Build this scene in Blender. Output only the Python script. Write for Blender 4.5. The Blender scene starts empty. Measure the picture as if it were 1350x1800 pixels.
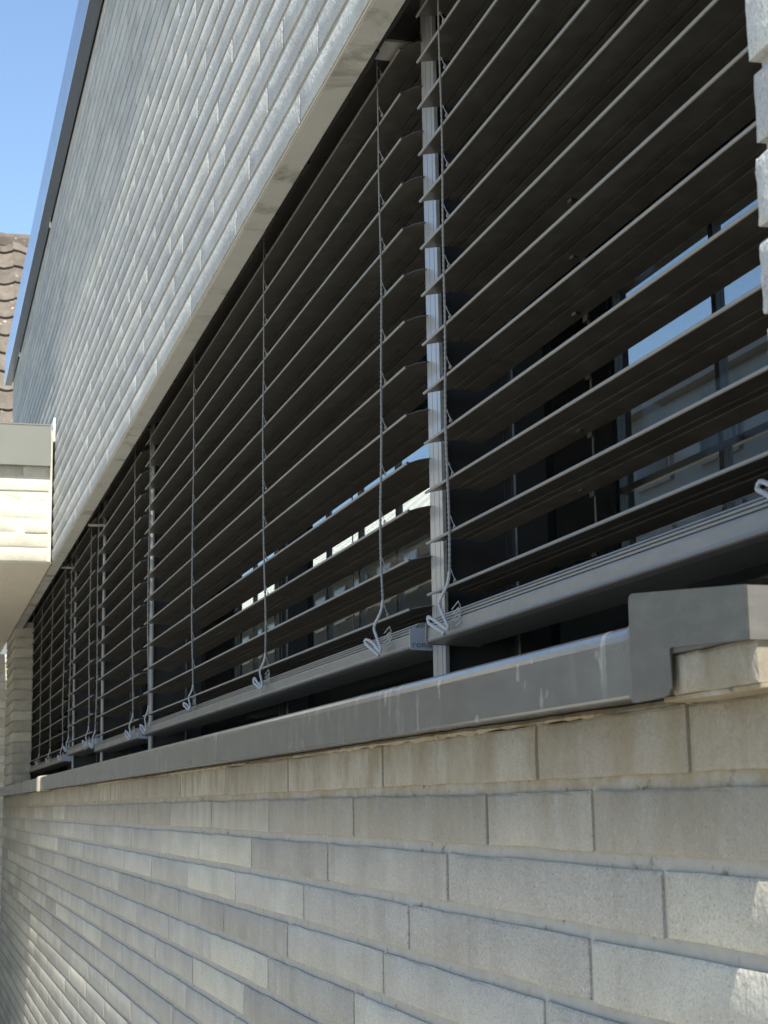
import bpy, bmesh, math, random
from mathutils import Vector, Matrix, Quaternion
random.seed(7)
C = bpy.context.scene.collection
S = bpy.context.scene
D = 0.6            # metres per layout unit (camera to wall distance is 1 unit)

# ------------------------------------------------------------------ camera
F = 2900.0 / 1350.0
yaw, pitch, roll = 0.27726622, 0.17444244, -0.01539513
cy, sy, cp, sp = math.cos(yaw), math.sin(yaw), math.cos(pitch), math.sin(pitch)
fwd = Vector((cp * cy, -cp * sy, sp))
right = Vector((-sy, -cy, 0))
up = right.cross(fwd)
cr, sr = math.cos(roll), math.sin(roll)
r2 = cr * right + sr * up
u2 = -sr * right + cr * up
cd = bpy.data.cameras.new('camera')
cam = bpy.data.objects.new('camera', cd)
C.objects.link(cam)
cam.matrix_world = Matrix(((r2.x, u2.x, -fwd.x, 0), (r2.y, u2.y, -fwd.y, 0), (r2.z, u2.z, -fwd.z, 0), (0, 0, 0, 1)))
cd.sensor_fit = 'HORIZONTAL'
cd.sensor_width = 36.0
cd.lens = 36.0 * F
cd.clip_start = 0.02
cd.clip_end = 600
cd.dof.use_dof = True
cd.dof.focus_distance = 2.75
cd.dof.aperture_fstop = (cd.lens / 1000.0) / 0.0024
S.camera = cam

# ------------------------------------------------------------------ world, sun, exposure
SUN = Vector((-0.575, 0.061, 1.0)).normalized()      # towards the sun
w = bpy.data.worlds.new('World')
S.world = w
w.use_nodes = True
nt = w.node_tree
sky = nt.nodes.new('ShaderNodeTexSky')
sky.sky_type = 'NISHITA'
sky.sun_disc = False
sky.sun_elevation = math.asin(SUN.z)
sky.sun_rotation = math.atan2(SUN.x, SUN.y)
sky.air_density = 0.75
sky.dust_density = 0.0
sky.ozone_density = 1.0
bg = nt.nodes['Background']
bg.inputs['Strength'].default_value = 0.142
nt.links.new(sky.outputs['Color'], bg.inputs['Color'])
sl = bpy.data.lights.new('sun', 'SUN')
sl.energy = 5.0
sl.angle = math.radians(0.5)
sl.color = (1.0, 0.95, 0.87)
so = bpy.data.objects.new('sun', sl)
C.objects.link(so)
so.rotation_euler = SUN.to_track_quat('Z', 'Y').to_euler()
S.view_settings.view_transform = 'Standard'
S.view_settings.look = 'None'
S.view_settings.gamma = 1
S.view_settings.exposure = 1.18
S.view_settings.use_white_balance = True
S.view_settings.white_balance_temperature = 6800
S.view_settings.white_balance_tint = 5
S.render.engine = 'CYCLES'
S.cycles.max_bounces = 8
S.cycles.transparent_max_bounces = 16
S.cycles.use_denoising = True
S.cycles.caustics_reflective = False

# ------------------------------------------------------------------ helpers
def link(o, parent=None):
    C.objects.link(o)
    if parent is not None:
        o.parent = parent
    return o

def thing(name, label, cat, loc=(0, 0, 0), group=None):
    o = bpy.data.objects.new(name, None)
    o.empty_display_size = 0.1
    o.location = Vector(loc) * D
    o['label'] = label
    o['category'] = cat
    o['kind'] = 'thing'
    if group:
        o['group'] = group
    return link(o)

def mesh_of(name, bm, mat, smooth=False, recalc=True):
    if recalc:
        bmesh.ops.recalc_face_normals(bm, faces=bm.faces)
    me = bpy.data.meshes.new(name)
    bmesh.ops.scale(bm, vec=(D, D, D), verts=bm.verts)
    bm.to_mesh(me)
    bm.free()
    if smooth is True:
        me.polygons.foreach_set('use_smooth', [True] * len(me.polygons))
    if mat:
        me.materials.append(mat)
        if mat.name in SIDES:
            me.materials.append(SIDES[mat.name])
    return me

def obj(name, bm, mat, parent=None, kind=None, smooth=False, recalc=True):
    o = bpy.data.objects.new(name, mesh_of(name, bm, mat, smooth, recalc))
    if kind:
        o['kind'] = kind
    link(o, parent)
    if parent is not None:
        o.location = -parent_loc(parent)
    return o

def parent_loc(p):
    v = Vector((0, 0, 0))
    while p is not None:
        v = v + p.location
        p = p.parent
    return v

def inst(name, me, loc, parent=None, scale=None, rot=None):
    """an object sharing mesh data, at a place given in layout units"""
    o = bpy.data.objects.new(name, me)
    link(o, parent)
    o.location = Vector(loc) * D - (parent_loc(parent) if parent is not None else Vector((0, 0, 0)))
    if scale:
        o.scale = scale
    if rot:
        o.rotation_euler = rot
    return o

def add_box(bm, x0, x1, y0, y1, z0, z1):
    vs = [bm.verts.new((x, y, z)) for x in (x0, x1) for y in (y0, y1) for z in (z0, z1)]
    for f in ((0, 1, 3, 2), (4, 6, 7, 5), (0, 4, 5, 1), (2, 3, 7, 6), (0, 2, 6, 4), (1, 5, 7, 3)):
        bm.faces.new([vs[i] for i in f])

def add_bevbox(bm, x0, x1, y0, y1, z0, z1, b=0.004):
    t = bmesh.new()
    add_box(t, x0, x1, y0, y1, z0, z1)
    bmesh.ops.recalc_face_normals(t, faces=t.faces)
    bmesh.ops.bevel(t, geom=t.edges[:], offset=b, segments=1, affect='EDGES')
    merge(bm, t)

def merge(bm, t):
    me = bpy.data.meshes.new('tmp')
    t.to_mesh(me)
    t.free()
    bm.from_mesh(me)
    bpy.data.meshes.remove(me)

def add_prism(bm, pts, x0, x1):
    """closed (y,z) outline swept along x"""
    a = [bm.verts.new((x0, p[0], p[1])) for p in pts]
    b = [bm.verts.new((x1, p[0], p[1])) for p in pts]
    n = len(pts)
    for i in range(n):
        j = (i + 1) % n
        bm.faces.new((a[i], a[j], b[j], b[i]))
    bm.faces.new(a)
    bm.faces.new(list(reversed(b)))

def add_tube(bm, pts, rad, n=6):
    """swept tube; rad is a number or a list"""
    rings = []
    N = len(pts)
    pts = [Vector(p) for p in pts]
    prev = None
    for i, p in enumerate(pts):
        t = (pts[min(i + 1, N - 1)] - pts[max(i - 1, 0)])
        if t.length < 1e-9:
            t = Vector((0, 0, 1))
        t.normalize()
        if prev is None:
            a = Vector((1, 0, 0)) if abs(t.x) < 0.8 else Vector((0, 1, 0))
        else:
            a = prev
        a = (a - t * a.dot(t)).normalized()
        prev = a
        b = t.cross(a)
        r = rad[i] if isinstance(rad, (list, tuple)) else rad
        rings.append([bm.verts.new(p + r * (math.cos(q) * a + math.sin(q) * b)) for q in [2 * math.pi * k / n for k in range(n)]])
    for i in range(N - 1):
        for k in range(n):
            bm.faces.new((rings[i][k], rings[i][(k + 1) % n], rings[i + 1][(k + 1) % n], rings[i + 1][k]))
    bm.faces.new(list(reversed(rings[0])))
    bm.faces.new(rings[-1])

def to_px(p):
    """where a layout point falls in the 1350x1800 frame (only used to rank pieces by size)"""
    v = Vector(p)
    d = v.dot(fwd)
    if d < 0.05:
        return None
    return 675 + 2900 * v.dot(r2) / d, 900 - 2900 * v.dot(u2) / d

# ------------------------------------------------------------------ materials
SIDES = {}
class N:
    def __init__(s, name):
        s.m = bpy.data.materials.new(name)
        s.m.use_nodes = True
        s.t = s.m.node_tree
        s.b = s.t.nodes['Principled BSDF']
    def n(s, typ, **kw):
        o = s.t.nodes.new('ShaderNode' + typ)
        for k, v in kw.items():
            if k.startswith('i_'):
                o.inputs[k[2:].replace('_', ' ')].default_value = v
            else:
                setattr(o, k, v)
        return o
    def l(s, a, b):
        s.t.links.new(a, b)
    def pos(s):
        return s.n('NewGeometry').outputs['Position']
    def mapped(s, vec, scale=(1, 1, 1), rot=(0, 0, 0)):
        m = s.n('Mapping')
        m.inputs['Scale'].default_value = scale
        m.inputs['Rotation'].default_value = rot
        s.l(vec, m.inputs['Vector'])
        return m.outputs['Vector']
    def noise(s, vec, scale, detail=3, rough=0.55, dist=0.0):
        o = s.n('TexNoise')
        o.inputs['Scale'].default_value = scale
        o.inputs['Detail'].default_value = detail
        o.inputs['Roughness'].default_value = rough
        o.inputs['Distortion'].default_value = dist
        if vec is not None:
            s.l(vec, o.inputs['Vector'])
        return o.outputs['Fac']
    def ramp(s, fac, stops):
        o = s.n('ValToRGB')
        e = o.color_ramp.elements
        while len(e) < len(stops):
            e.new(0.5)
        for k, (p, c) in enumerate(stops):
            e[k].position = p
            e[k].color = (c[0], c[1], c[2], 1) if isinstance(c, (tuple, list)) else (c, c, c, 1)
        s.l(fac, o.inputs['Fac'])
        return o.outputs['Color']
    def mix(s, fac, a, b, mode='MIX'):
        o = s.n('Mix', data_type='RGBA', blend_type=mode)
        for sock, v in ((o.inputs['Factor'], fac), (o.inputs[6], a), (o.inputs[7], b)):
            if hasattr(v, 'links'):
                s.l(v, sock)
            elif isinstance(v, (tuple, list)):
                sock.default_value = (v[0], v[1], v[2], 1)
            else:
                sock.default_value = v
        return o.outputs[2]
    def math(s, op, a, b=0.0, c=None):
        o = s.n('Math', operation=op)
        for k, v in enumerate((a, b) if c is None else (a, b, c)):
            if hasattr(v, 'links'):
                s.l(v, o.inputs[k])
            else:
                o.inputs[k].default_value = v
        return o.outputs[0]
    def maprange(s, v, a, b, c=0.0, d=1.0, smooth=False):
        o = s.n('MapRange')
        if smooth:
            o.interpolation_type = 'SMOOTHSTEP'
        s.l(v, o.inputs['Value'])
        for k, x in (('From Min', a), ('From Max', b), ('To Min', c), ('To Max', d)):
            o.inputs[k].default_value = x
        return o.outputs['Result']
    def bump(s, h, strength, dist, prev=None):
        o = s.n('Bump')
        o.inputs['Strength'].default_value = strength
        o.inputs['Distance'].default_value = dist
        s.l(h, o.inputs['Height'])
        if prev is not None:
            s.l(prev, o.inputs['Normal'])
        return o.outputs['Normal']
    def out(s, color=None, rough=None, normal=None, metallic=None, spec=None):
        for k, v in (('Base Color', color), ('Roughness', rough), ('Normal', normal), ('Metallic', metallic), ('Specular IOR Level', spec)):
            if v is None:
                continue
            if hasattr(v, 'links'):
                s.l(v, s.b.inputs[k])
            elif isinstance(v, (tuple, list)):
                s.b.inputs[k].default_value = (v[0], v[1], v[2], 1)
            else:
                s.b.inputs[k].default_value = v
        return s.m

def rnd_of(a):
    at = a.n('Attribute', attribute_name='rnd')
    oi = a.n('ObjectInfo')
    return a.math('FRACT', a.math('ADD', at.outputs['Fac'], oi.outputs['Random']))

def brick_mat(name, ramp, dirt=True, bumpk=1.0, value=1.0):
    a = N(name)
    p = a.pos()
    r = rnd_of(a)
    off = a.n('VectorMath', operation='ADD')
    cmb = a.n('CombineXYZ')
    a.l(a.math('MULTIPLY', r, 37.0), cmb.inputs[0])
    a.l(a.math('MULTIPLY', r, 11.0), cmb.inputs[2])
    a.l(p, off.inputs[0]); a.l(cmb.outputs[0], off.inputs[1])
    q = off.outputs[0]
    col = a.ramp(r, ramp)
    # cloudy firing colour inside one brick
    cl = a.noise(a.mapped(q, (1, 1, 1.3)), 7.0, 4, 0.6)
    col = a.mix(a.maprange(cl, 0.3, 0.75, 0, 1), a.mix(1.0, col, (0.84, 0.82, 0.80), 'MULTIPLY'), a.mix(1.0, col, (1.12, 1.12, 1.10), 'MULTIPLY'))
    # vertical streaks of lime and water
    st = a.noise(a.mapped(q, (16, 16, 1.6)), 1.6, 4, 0.6)
    col = a.mix(a.maprange(st, 0.54, 0.80, 0, 0.28), col, (0.47, 0.455, 0.42))
    st2 = a.noise(a.mapped(p, (22, 22, 1.1)), 1.2, 3, 0.6)
    col = a.mix(a.maprange(st2, 0.57, 0.82, 0, 0.38), col, a.mix(1.0, col, (0.62, 0.57, 0.50), 'MULTIPLY'))
    # fine speckle and pits
    sp_ = a.noise(q, 230.0, 2, 0.7)
    col = a.mix(a.maprange(sp_, 0.57, 0.74, 0, 0.7), col, (0.12, 0.11, 0.10))
    gr = a.noise(q, 520.0, 2, 0.7)
    col = a.mix(1.0, col, a.ramp(gr, [(0.28, 0.74), (0.72, 1.22)]), 'MULTIPLY')
    sp2 = a.noise(q, 150.0, 2, 0.6)
    col = a.mix(a.maprange(sp2, 0.60, 0.75, 0, 0.35), col, (0.58, 0.57, 0.54))
    if dirt:
        z = a.n('SeparateXYZ'); a.l(p, z.inputs[0])
        hgt = a.maprange(z.outputs[2], -0.13, 0.05, 0, 1, True)
        above = a.maprange(z.outputs[2], 0.13, 0.17, 1, 0, True)
        dn = a.noise(a.mapped(p, (9, 9, 4)), 2.0, 5, 0.65)
        f = a.math('MULTIPLY', a.math('MULTIPLY', hgt, above), a.maprange(dn, 0.30, 0.66, 0.42, 1.0))
        col = a.mix(f, col, (0.185, 0.155, 0.108))
    if value != 1.0:
        col = a.mix(1.0, col, (value, value, value), 'MULTIPLY')
    big = a.noise(a.mapped(q, (1, 1, 0.6), (0, 0.35, 0)), 85.0, 3, 0.62, 0.5)
    wave = a.noise(q, 16.0, 3, 0.5)
    crease = a.noise(a.mapped(q, (70, 70, 16), (0, 0.3, 0)), 1.0, 3, 0.6, 0.6)
    h = a.math('ADD', a.math('MULTIPLY', big, 0.75), a.math('MULTIPLY', crease, 0.35))
    n0 = a.bump(wave, 0.25 * bumpk, 0.003)
    n1 = a.bump(h, min(1.0, 0.95 * bumpk), 0.0040 * bumpk, n0)
    n2 = a.bump(sp_, 0.4 * bumpk, 0.0012, n1)
    return a.out(col, 0.92, n2, spec=0.25)

GREY_RAMP = [(0.0, (0.275, 0.259, 0.235)), (0.25, (0.31, 0.294, 0.268)), (0.5, (0.335, 0.321, 0.295)), (0.8, (0.37, 0.354, 0.32)), (1.0, (0.41, 0.39, 0.336))]
UPPER_RAMP = [(0.0, (0.311, 0.319, 0.319)), (0.35, (0.352, 0.360, 0.360)), (0.65, (0.376, 0.383, 0.378)), (0.88, (0.396, 0.399, 0.388)), (1.0, (0.420, 0.416, 0.399))]
M_BRICK = brick_mat('grey_brick', GREY_RAMP)
M_BRICK_UP = brick_mat('grey_brick_upper', UPPER_RAMP, False, 1.25)
M_CREAM = brick_mat('cream_brick', [(0.0, (0.40, 0.365, 0.30)), (0.4, (0.50, 0.47, 0.40)), (1.0, (0.57, 0.54, 0.47))], False, 0.45)
for nm, rp, dt in (('grey_brick', GREY_RAMP, True), ('grey_brick_upper', UPPER_RAMP, False)):
    SIDES[nm] = brick_mat(nm + '_side', rp, dt, 0.12)
M_PAINTED = brick_mat('painted_brick', [(0.0, (0.62, 0.62, 0.62)), (1.0, (0.72, 0.72, 0.71))], False, 1.5)

def mortar_mat(name, c, dirt=True):
    a = N(name)
    p = a.pos()
    n = a.noise(p, 30.0, 5, 0.65)
    col = a.mix(n, (c[0] * .75, c[1] * .75, c[2] * .75), (c[0] * 1.2, c[1] * 1.2, c[2] * 1.2))
    if dirt:
        z = a.n('SeparateXYZ'); a.l(p, z.inputs[0])
        hgt = a.maprange(z.outputs[2], -0.10, 0.06, 0, 1, True)
        above = a.maprange(z.outputs[2], 0.15, 0.2, 1, 0, True)
        dn = a.noise(a.mapped(p, (9, 9, 12)), 2.4, 5, 0.7)
        col = a.mix(a.math('MULTIPLY', a.math('MULTIPLY', hgt, above), a.maprange(dn, 0.3, 0.62, 0.2, 1.0)), col, (0.20, 0.155, 0.09))
        pt = a.noise(a.mapped(p, (40, 40, 60)), 1.0, 4, 0.7)
        col = a.mix(a.maprange(pt, 0.60, 0.72, 0, 0.75), col, (0.06, 0.055, 0.045))
    return a.out(col, 0.95, a.bump(a.noise(p, 260.0, 3, 0.7), 0.7, 0.0015, a.bump(n, 0.6, 0.004)), spec=0.2)
M_MORTAR = mortar_mat('mortar', (0.315, 0.302, 0.272))
M_MORTAR_UP = mortar_mat('mortar_upper', (0.31, 0.305, 0.29), False)
M_MORTAR_CREAM = mortar_mat('mortar_cream', (0.54, 0.51, 0.44), False)

def metal_paint(name, c, rough=0.4, spec=0.5, coat=0.0, dust=0.0, streak=False, metallic=0.0):
    a = N(name)
    p = a.pos()
    n = a.noise(p, 9.0, 4, 0.6)
    col = a.mix(n, tuple(x * 0.95 for x in c), tuple(x * 1.05 for x in c))
    if dust:
        d = a.noise(a.mapped(p, (5, 5, 14)), 6.0, 5, 0.7)
        col = a.mix(a.maprange(d, 0.45, 0.8, 0, dust), col, (0.45, 0.43, 0.39))
    rr = a.maprange(n, 0.3, 0.7, rough * 0.85, min(1, rough * 1.2))
    if streak:
        s1 = a.noise(a.mapped(p, (38, 38, 3)), 1.3, 4, 0.6)
        wide = a.noise(p, 2.2, 3, 0.6)
        f = a.math('MULTIPLY', a.maprange(s1, 0.55, 0.75, 0, 1), a.maprange(wide, 0.46, 0.68, 0, 0.5))
        col = a.mix(f, col, (0.50, 0.50, 0.48))
        rain = a.noise(a.mapped(p, (60, 60, 40)), 1.0, 2, 0.5)
        col = a.mix(a.maprange(rain, 0.66, 0.76, 0, 0.3), col, (0.36, 0.35, 0.33))
        rr = a.math('ADD', rr, a.math('MULTIPLY', f, 0.3))
    m = a.out(col, rr, a.bump(a.noise(p, 700.0, 2, 0.5), 0.12, 0.0004), metallic, spec)
    a.b.inputs['Coat Weight'].default_value = coat
    a.b.inputs['Coat Roughness'].default_value = 0.15
    return m
M_SLAT = metal_paint('slat_paint', (0.046, 0.043, 0.038), 0.36, 0.5, 0.0, 0.10)
M_BEAD_GLINT = metal_paint('slat_bead_glint', (0.155, 0.152, 0.142), 0.36, 0.5, 0.0, 0.10)  # lighter than the sheet: the edge highlight is put into the colour
M_RAIL = metal_paint('rail_paint', (0.115, 0.112, 0.106), 0.38, 0.6, 0.0, 0.12)
M_CAP = metal_paint('cap_sky_tint', (0.22, 0.235, 0.26), 0.35, 0.5, 0.0, 0.0)  # bluish sky reflection put into the near cap colour
M_LETTER_SHADE = metal_paint('cap_lettering_shade', (0.10, 0.11, 0.13), 0.5, 0.3)  # darker than the cap: relief shading put into the letter colour
M_POST = metal_paint('post_aluminium', (0.22, 0.222, 0.225), 0.3, 0.6, 0.2, 0.1)
M_SILL = metal_paint('sill_paint', (0.040, 0.047, 0.058), 0.24, 0.6, 0.3, 0.06, True)
M_PLATE = metal_paint('plate_paint', (0.034, 0.034, 0.033), 0.45, 0.5, 0.0, 0.07)
M_COPING = metal_paint('coping_metal', (0.22, 0.225, 0.245), 0.18, 0.6, 0.0, 0.0, metallic=0.9)
M_COPING2 = metal_paint('canopy_metal', (0.165, 0.17, 0.152), 0.5, 0.4)
M_FRAME = metal_paint('frame_anthracite', (0.03, 0.031, 0.034), 0.35, 0.5)
M_CLEAR_ALU = metal_paint('bracket_zinc', (0.34, 0.34, 0.33), 0.35, 0.6)

def plain(name, c, rough=0.8, var=0.15, scale=12.0, bump=0.3, bd=0.003):
    a = N(name)
    p = a.pos()
    n = a.noise(p, scale, 5, 0.6)
    col = a.mix(n, tuple(x * (1 - var) for x in c), tuple(min(1, x * (1 + var)) for x in c))
    return a.out(col, rough, a.bump(a.noise(p, scale * 14, 3, 0.6), bump, bd), spec=0.3)
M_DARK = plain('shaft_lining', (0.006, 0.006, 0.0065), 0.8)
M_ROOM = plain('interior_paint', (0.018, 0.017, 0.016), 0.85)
M_RENDER = plain('canopy_render', (0.60, 0.56, 0.48), 0.95, 0.12, 8.0, 0.9, 0.006)
M_GROUND = plain('paving', (0.37, 0.35, 0.31), 0.9, 0.2, 4.0, 0.5, 0.004)
M_PALE = plain('pale_render', (0.19, 0.20, 0.20), 0.9, 0.08, 3.0)
M_TAN = plain('tan_render', (0.075, 0.068, 0.055), 0.9, 0.1, 3.0)
M_WHITE = plain('white_fascia', (0.82, 0.80, 0.76), 0.7, 0.05, 3.0)
M_SEAL = plain('cream_sealant', (0.42, 0.38, 0.30), 0.8, 0.15, 30.0)
M_WINDOW = metal_paint('far_glass', (0.05, 0.065, 0.075), 0.08, 0.6)
M_CORD = None

def cord_mat(name, c):
    a = N(name)
    p = a.pos()
    wv = a.n('TexWave', wave_type='BANDS', bands_direction='Z')
    wv.inputs['Scale'].default_value = 90.0
    wv.inputs['Distortion'].default_value = 2.0
    a.l(p, wv.inputs['Vector'])
    n = a.noise(p, 400.0, 2, 0.6)
    col = a.mix(a.math('MULTIPLY', n, 1.0), tuple(x * 0.55 for x in c), tuple(x * 1.35 for x in c))
    return a.out(col, 0.9, a.bump(n, 0.6, 0.0008), spec=0.2)
M_CORD = cord_mat('braided_cord', (0.21, 0.208, 0.20))
M_CORD_PALE = cord_mat('clean_cord', (0.36, 0.365, 0.37))

def soffit_mat():
    a = N('lintel_brick')
    p = a.pos()
    n = a.noise(p, 9.0, 5, 0.6)
    col = a.mix(n, (0.31, 0.31, 0.295), (0.40, 0.40, 0.385))
    sm = a.noise(a.mapped(p, (2.9, 1.9, 3)), 4.2, 4, 0.6, 0.5)
    zone = a.noise(p, 3.1, 3, 0.6)
    f = a.math('MULTIPLY', a.maprange(sm, 0.53, 0.66, 0, 1), a.maprange(zone, 0.36, 0.56, 0.1, 0.85))
    col = a.mix(f, col, (0.17, 0.165, 0.14))
    fn = a.noise(p, 160.0, 3, 0.7)
    col = a.mix(a.maprange(fn, 0.6, 0.75, 0, 0.4), col, (0.2, 0.19, 0.17))
    return a.out(col, 0.9, a.bump(fn, 0.5, 0.0012, a.bump(sm, 0.5, 0.003)), spec=0.2)
M_SOFFIT = soffit_mat()

def tile_mat():
    a = N('clay_tile')
    p = a.pos()
    r = rnd_of(a)
    col = a.ramp(r, [(0.0, (0.070, 0.056, 0.047)), (0.5, (0.09, 0.072, 0.060)), (1.0, (0.115, 0.093, 0.078))])
    n = a.noise(p, 6.0, 5, 0.65)
    col = a.mix(a.maprange(n, 0.4, 0.75, 0, 0.5), col, (0.20, 0.175, 0.14))
    li = a.noise(p, 14.0, 3, 0.5)
    col = a.mix(a.maprange(li, 0.68, 0.74, 0, 0.8), col, (0.5, 0.48, 0.4))
    return a.out(col, 0.8, a.bump(a.noise(p, 60.0, 3, 0.6), 0.4, 0.004), spec=0.3)
M_TILE = tile_mat()

def glass_mat():
    a = N('window_glass')
    t = a.n('BsdfTransparent'); t.inputs['Color'].default_value = (0.775, 0.79, 0.79, 1)
    g = a.n('BsdfGlossy'); g.inputs['Roughness'].default_value = 0.01
    lw = a.n('LayerWeight'); lw.inputs['Blend'].default_value = 0.5
    fac = a.math('ADD', a.math('MULTIPLY', a.math('POWER', lw.outputs['Facing'], 6.0), 0.10), 0.012)
    mx = a.n('MixShader')
    a.l(fac, mx.inputs[0]); a.l(t.outputs[0], mx.inputs[1]); a.l(g.outputs[0], mx.inputs[2])
    a.l(mx.outputs[0], a.t.nodes['Material Output'].inputs['Surface'])
    return a.m
M_GLASS = glass_mat()

# ------------------------------------------------------------------ bricks
CO, JT = 0.1115, 0.021           # course height and bed joint
BH = CO - JT
def brick_bm(L, H, dep, seed, nx=9, nz=3, rough=0.0002, ragged=0.0019, bm=None, at=(0, 0, 0), rv=None):
    """one brick, front face at y=0 looking +y, ragged arrises; its back is left open inside the mortar"""
    rg = random.Random(seed)
    own = bm is None
    if own:
        bm = bmesh.new()
    e = 0.005
    xs = [-L / 2, -L / 2 + e] + [-L / 2 + e + (L - 2 * e) * k / (nx - 1) for k in range(1, nx - 1)] + [L / 2 - e, L / 2]
    zs = [-H / 2, -H / 2 + e] + [-H / 2 + e + (H - 2 * e) * k / (nz - 1) for k in range(1, nz - 1)] + [H / 2 - e, H / 2]
    g = []
    for i, x in enumerate(xs):
        col = []
        for k, z in enumerate(zs):
            bx, bz = i in (0, len(xs) - 1), k in (0, len(zs) - 1)
            y = rg.uniform(-rough, rough)
            dx = dz = 0.0
            if bx or bz:
                y -= rg.uniform(0.0012, 0.0030)
            if bz:
                dz = rg.uniform(-ragged, ragged * 0.6) * (-1 if k == 0 else 1)
            if bx:
                dx = rg.uniform(-ragged * .7, ragged * 0.3) * (-1 if i == 0 else 1)
            col.append(bm.verts.new((at[0] + x + dx, at[1] + y, at[2] + z + dz)))
        g.append(col)
    faces = []
    for i in range(len(xs) - 1):
        for k in range(len(zs) - 1):
            f = bm.faces.new((g[i][k], g[i][k + 1], g[i + 1][k + 1], g[i + 1][k]))
            f.smooth = 0 < i < len(xs) - 2 and 0 < k < len(zs) - 2
            faces.append(f)
    loop = [g[i][0] for i in range(len(xs))] + [g[-1][k] for k in range(1, len(zs))] + [g[i][-1] for i in range(len(xs) - 2, -1, -1)] + [g[0][k] for k in range(len(zs) - 2, 0, -1)]
    back = [bm.verts.new((v.co.x, at[1] - dep, v.co.z)) for v in loop]
    n = len(loop)
    for i in range(n):
        j = (i + 1) % n
        f = bm.faces.new((loop[i], loop[j], back[j], back[i]))
        f.material_index = 1
        faces.append(f)
    if rv is not None:
        lay = bm.faces.layers.float.get('rnd') or bm.faces.layers.float.new('rnd')
        for f in faces:
            f[lay] = rv
    return bm

def fit_recalc(bm):
    bm.normal_update()
    return bm

BRICK_CACHE = {}
def brick_mesh(L, mat, tag, nvar=6, H=BH, dep=0.045, **kw):
    key = (round(L, 2), tag, round(H, 3), round(dep, 3))
    if key not in BRICK_CACHE:
        BRICK_CACHE[key] = []
    lst = BRICK_CACHE[key]
    if len(lst) < nvar:
        b = brick_bm(key[0], H, dep, hash(key) % 9999 + len(lst), **kw)
        for f in b.faces:
            f.normal_update()
        me = mesh_of('brick', b, mat, False, False)
        lst.append(me)
        return me
    return random.choice(lst)

MOD = 0.97
def course_joints(anchor, extra, x0, x1):
    """head joints of one course between x0 and x1"""
    js = []
    k = math.floor((x0 - anchor) / MOD)
    while anchor + k * MOD < x1:
        v = anchor + k * MOD
        if v > x0 + 0.12:
            js.append(v)
        k += 1
    return js

def lay_courses(parent, courses, mat, tag, limit, stuff_name, dep=0.045):
    """courses: list of (z centre, [edges...]); the pieces that show largest become parts, the rest one part"""
    items = []
    for zc, edges in courses:
        for a, b in zip(edges[:-1], edges[1:]):
            L = b - a - 0.015
            if L < 0.05:
                continue
            xc = (a + b) / 2
            p0, p1 = to_px((a, -1, zc)), to_px((b, -1, zc))
            area = 0
            if p0 and p1:
                vis = lambda p: -20 < p[0] < 1370 and -20 < p[1] < 1820
                if vis(p0) or vis(p1) or (min(p0[0], p1[0]) < 675 < max(p0[0], p1[0]) and vis(((p0[0] + p1[0]) / 2, (p0[1] + p1[1]) / 2))):
                    d = Vector((xc, -1, zc)).length
                    area = abs(p0[0] - p1[0]) / d
            items.append((area, xc, zc, L))
    items.sort(key=lambda t: -t[0])
    rest = bmesh.new()
    rest.faces.layers.float.new('rnd')
    nrest = 0
    for i, (area, xc, zc, L) in enumerate(items):
        y = -1 + random.uniform(-0.0009, 0.0009)
        if i < limit and area > 0:
            Lr = max(0.1, round(L * 25) / 25)
            me = brick_mesh(Lr, mat, tag, dep=dep)
            inst('brick', me, (xc, y, zc), parent, (L / Lr, 1, 1), (0, random.uniform(-0.002, 0.002), 0))
        else:
            brick_bm(L, BH, dep, i * 7 + 3, 5, 3, bm=rest, at=(xc, y, zc), rv=random.random())
            nrest += 1
    if nrest:
        for f in rest.faces:
            f.normal_update()
        obj(stuff_name, rest, mat, parent, 'stuff', recalc=False)
    else:
        rest.free()

# ------------------------------------------------------------------ ground
GZ = -2.6
bm = bmesh.new()
add_box(bm, -400, 700, -500, 500, GZ - 0.5, GZ)
obj('ground', bm, M_GROUND, None, 'structure')

# ------------------------------------------------------------------ lower brick wall under the windows
WX1 = 19.6
lower = thing('brick_wall', 'weathered grey brick wall in raked joints below the long dark grey sill', 'brick wall', (2, -1, GZ))
bm = bmesh.new()
add_box(bm, 0.6, WX1 - 0.012, -1.25, -1.0068, GZ, 0.1225)
add_box(bm, 0.6, 2.095, -1.24, -1.009, 0.1215, 0.2365)
obj('mortar_bed', bm, M_MORTAR, lower)
anch = {0: 5.51, 1: 6.75, 2: 8.95, 3: 7.26}
lower_courses = []
for k in range(24):
    zb = 0.034 - CO * k
    zc = zb + BH / 2
    if zb < GZ:
        break
    a = anch.get(k, 7.26 + 0.26 * (k - 3) + random.choice((-0.06, 0, 0.05)))
    if k == 0:
        edges = [0.7, 1.6, 2.04, 2.61] + course_joints(3.56, 0, 3.0, WX1)
    elif k == 1:
        edges = [0.7, 1.45, 2.38, 2.87] + course_joints(3.82, 0, 3.2, WX1)
    elif k == 2:
        edges = [0.7, 1.2] + course_joints(2.14, 0, 1.8, WX1)
    else:
        edges = [0.7] + course_joints(a % MOD, 0, 1.0, WX1)
    edges.append(WX1 + 0.02)
    lower_courses.append((zc, edges))
lower_courses.append((0.034 + CO + BH / 2, [0.7, 1.30, 1.715]))
lay_courses(lower, lower_courses, M_BRICK, 'low', 299, 'brick_courses')

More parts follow.
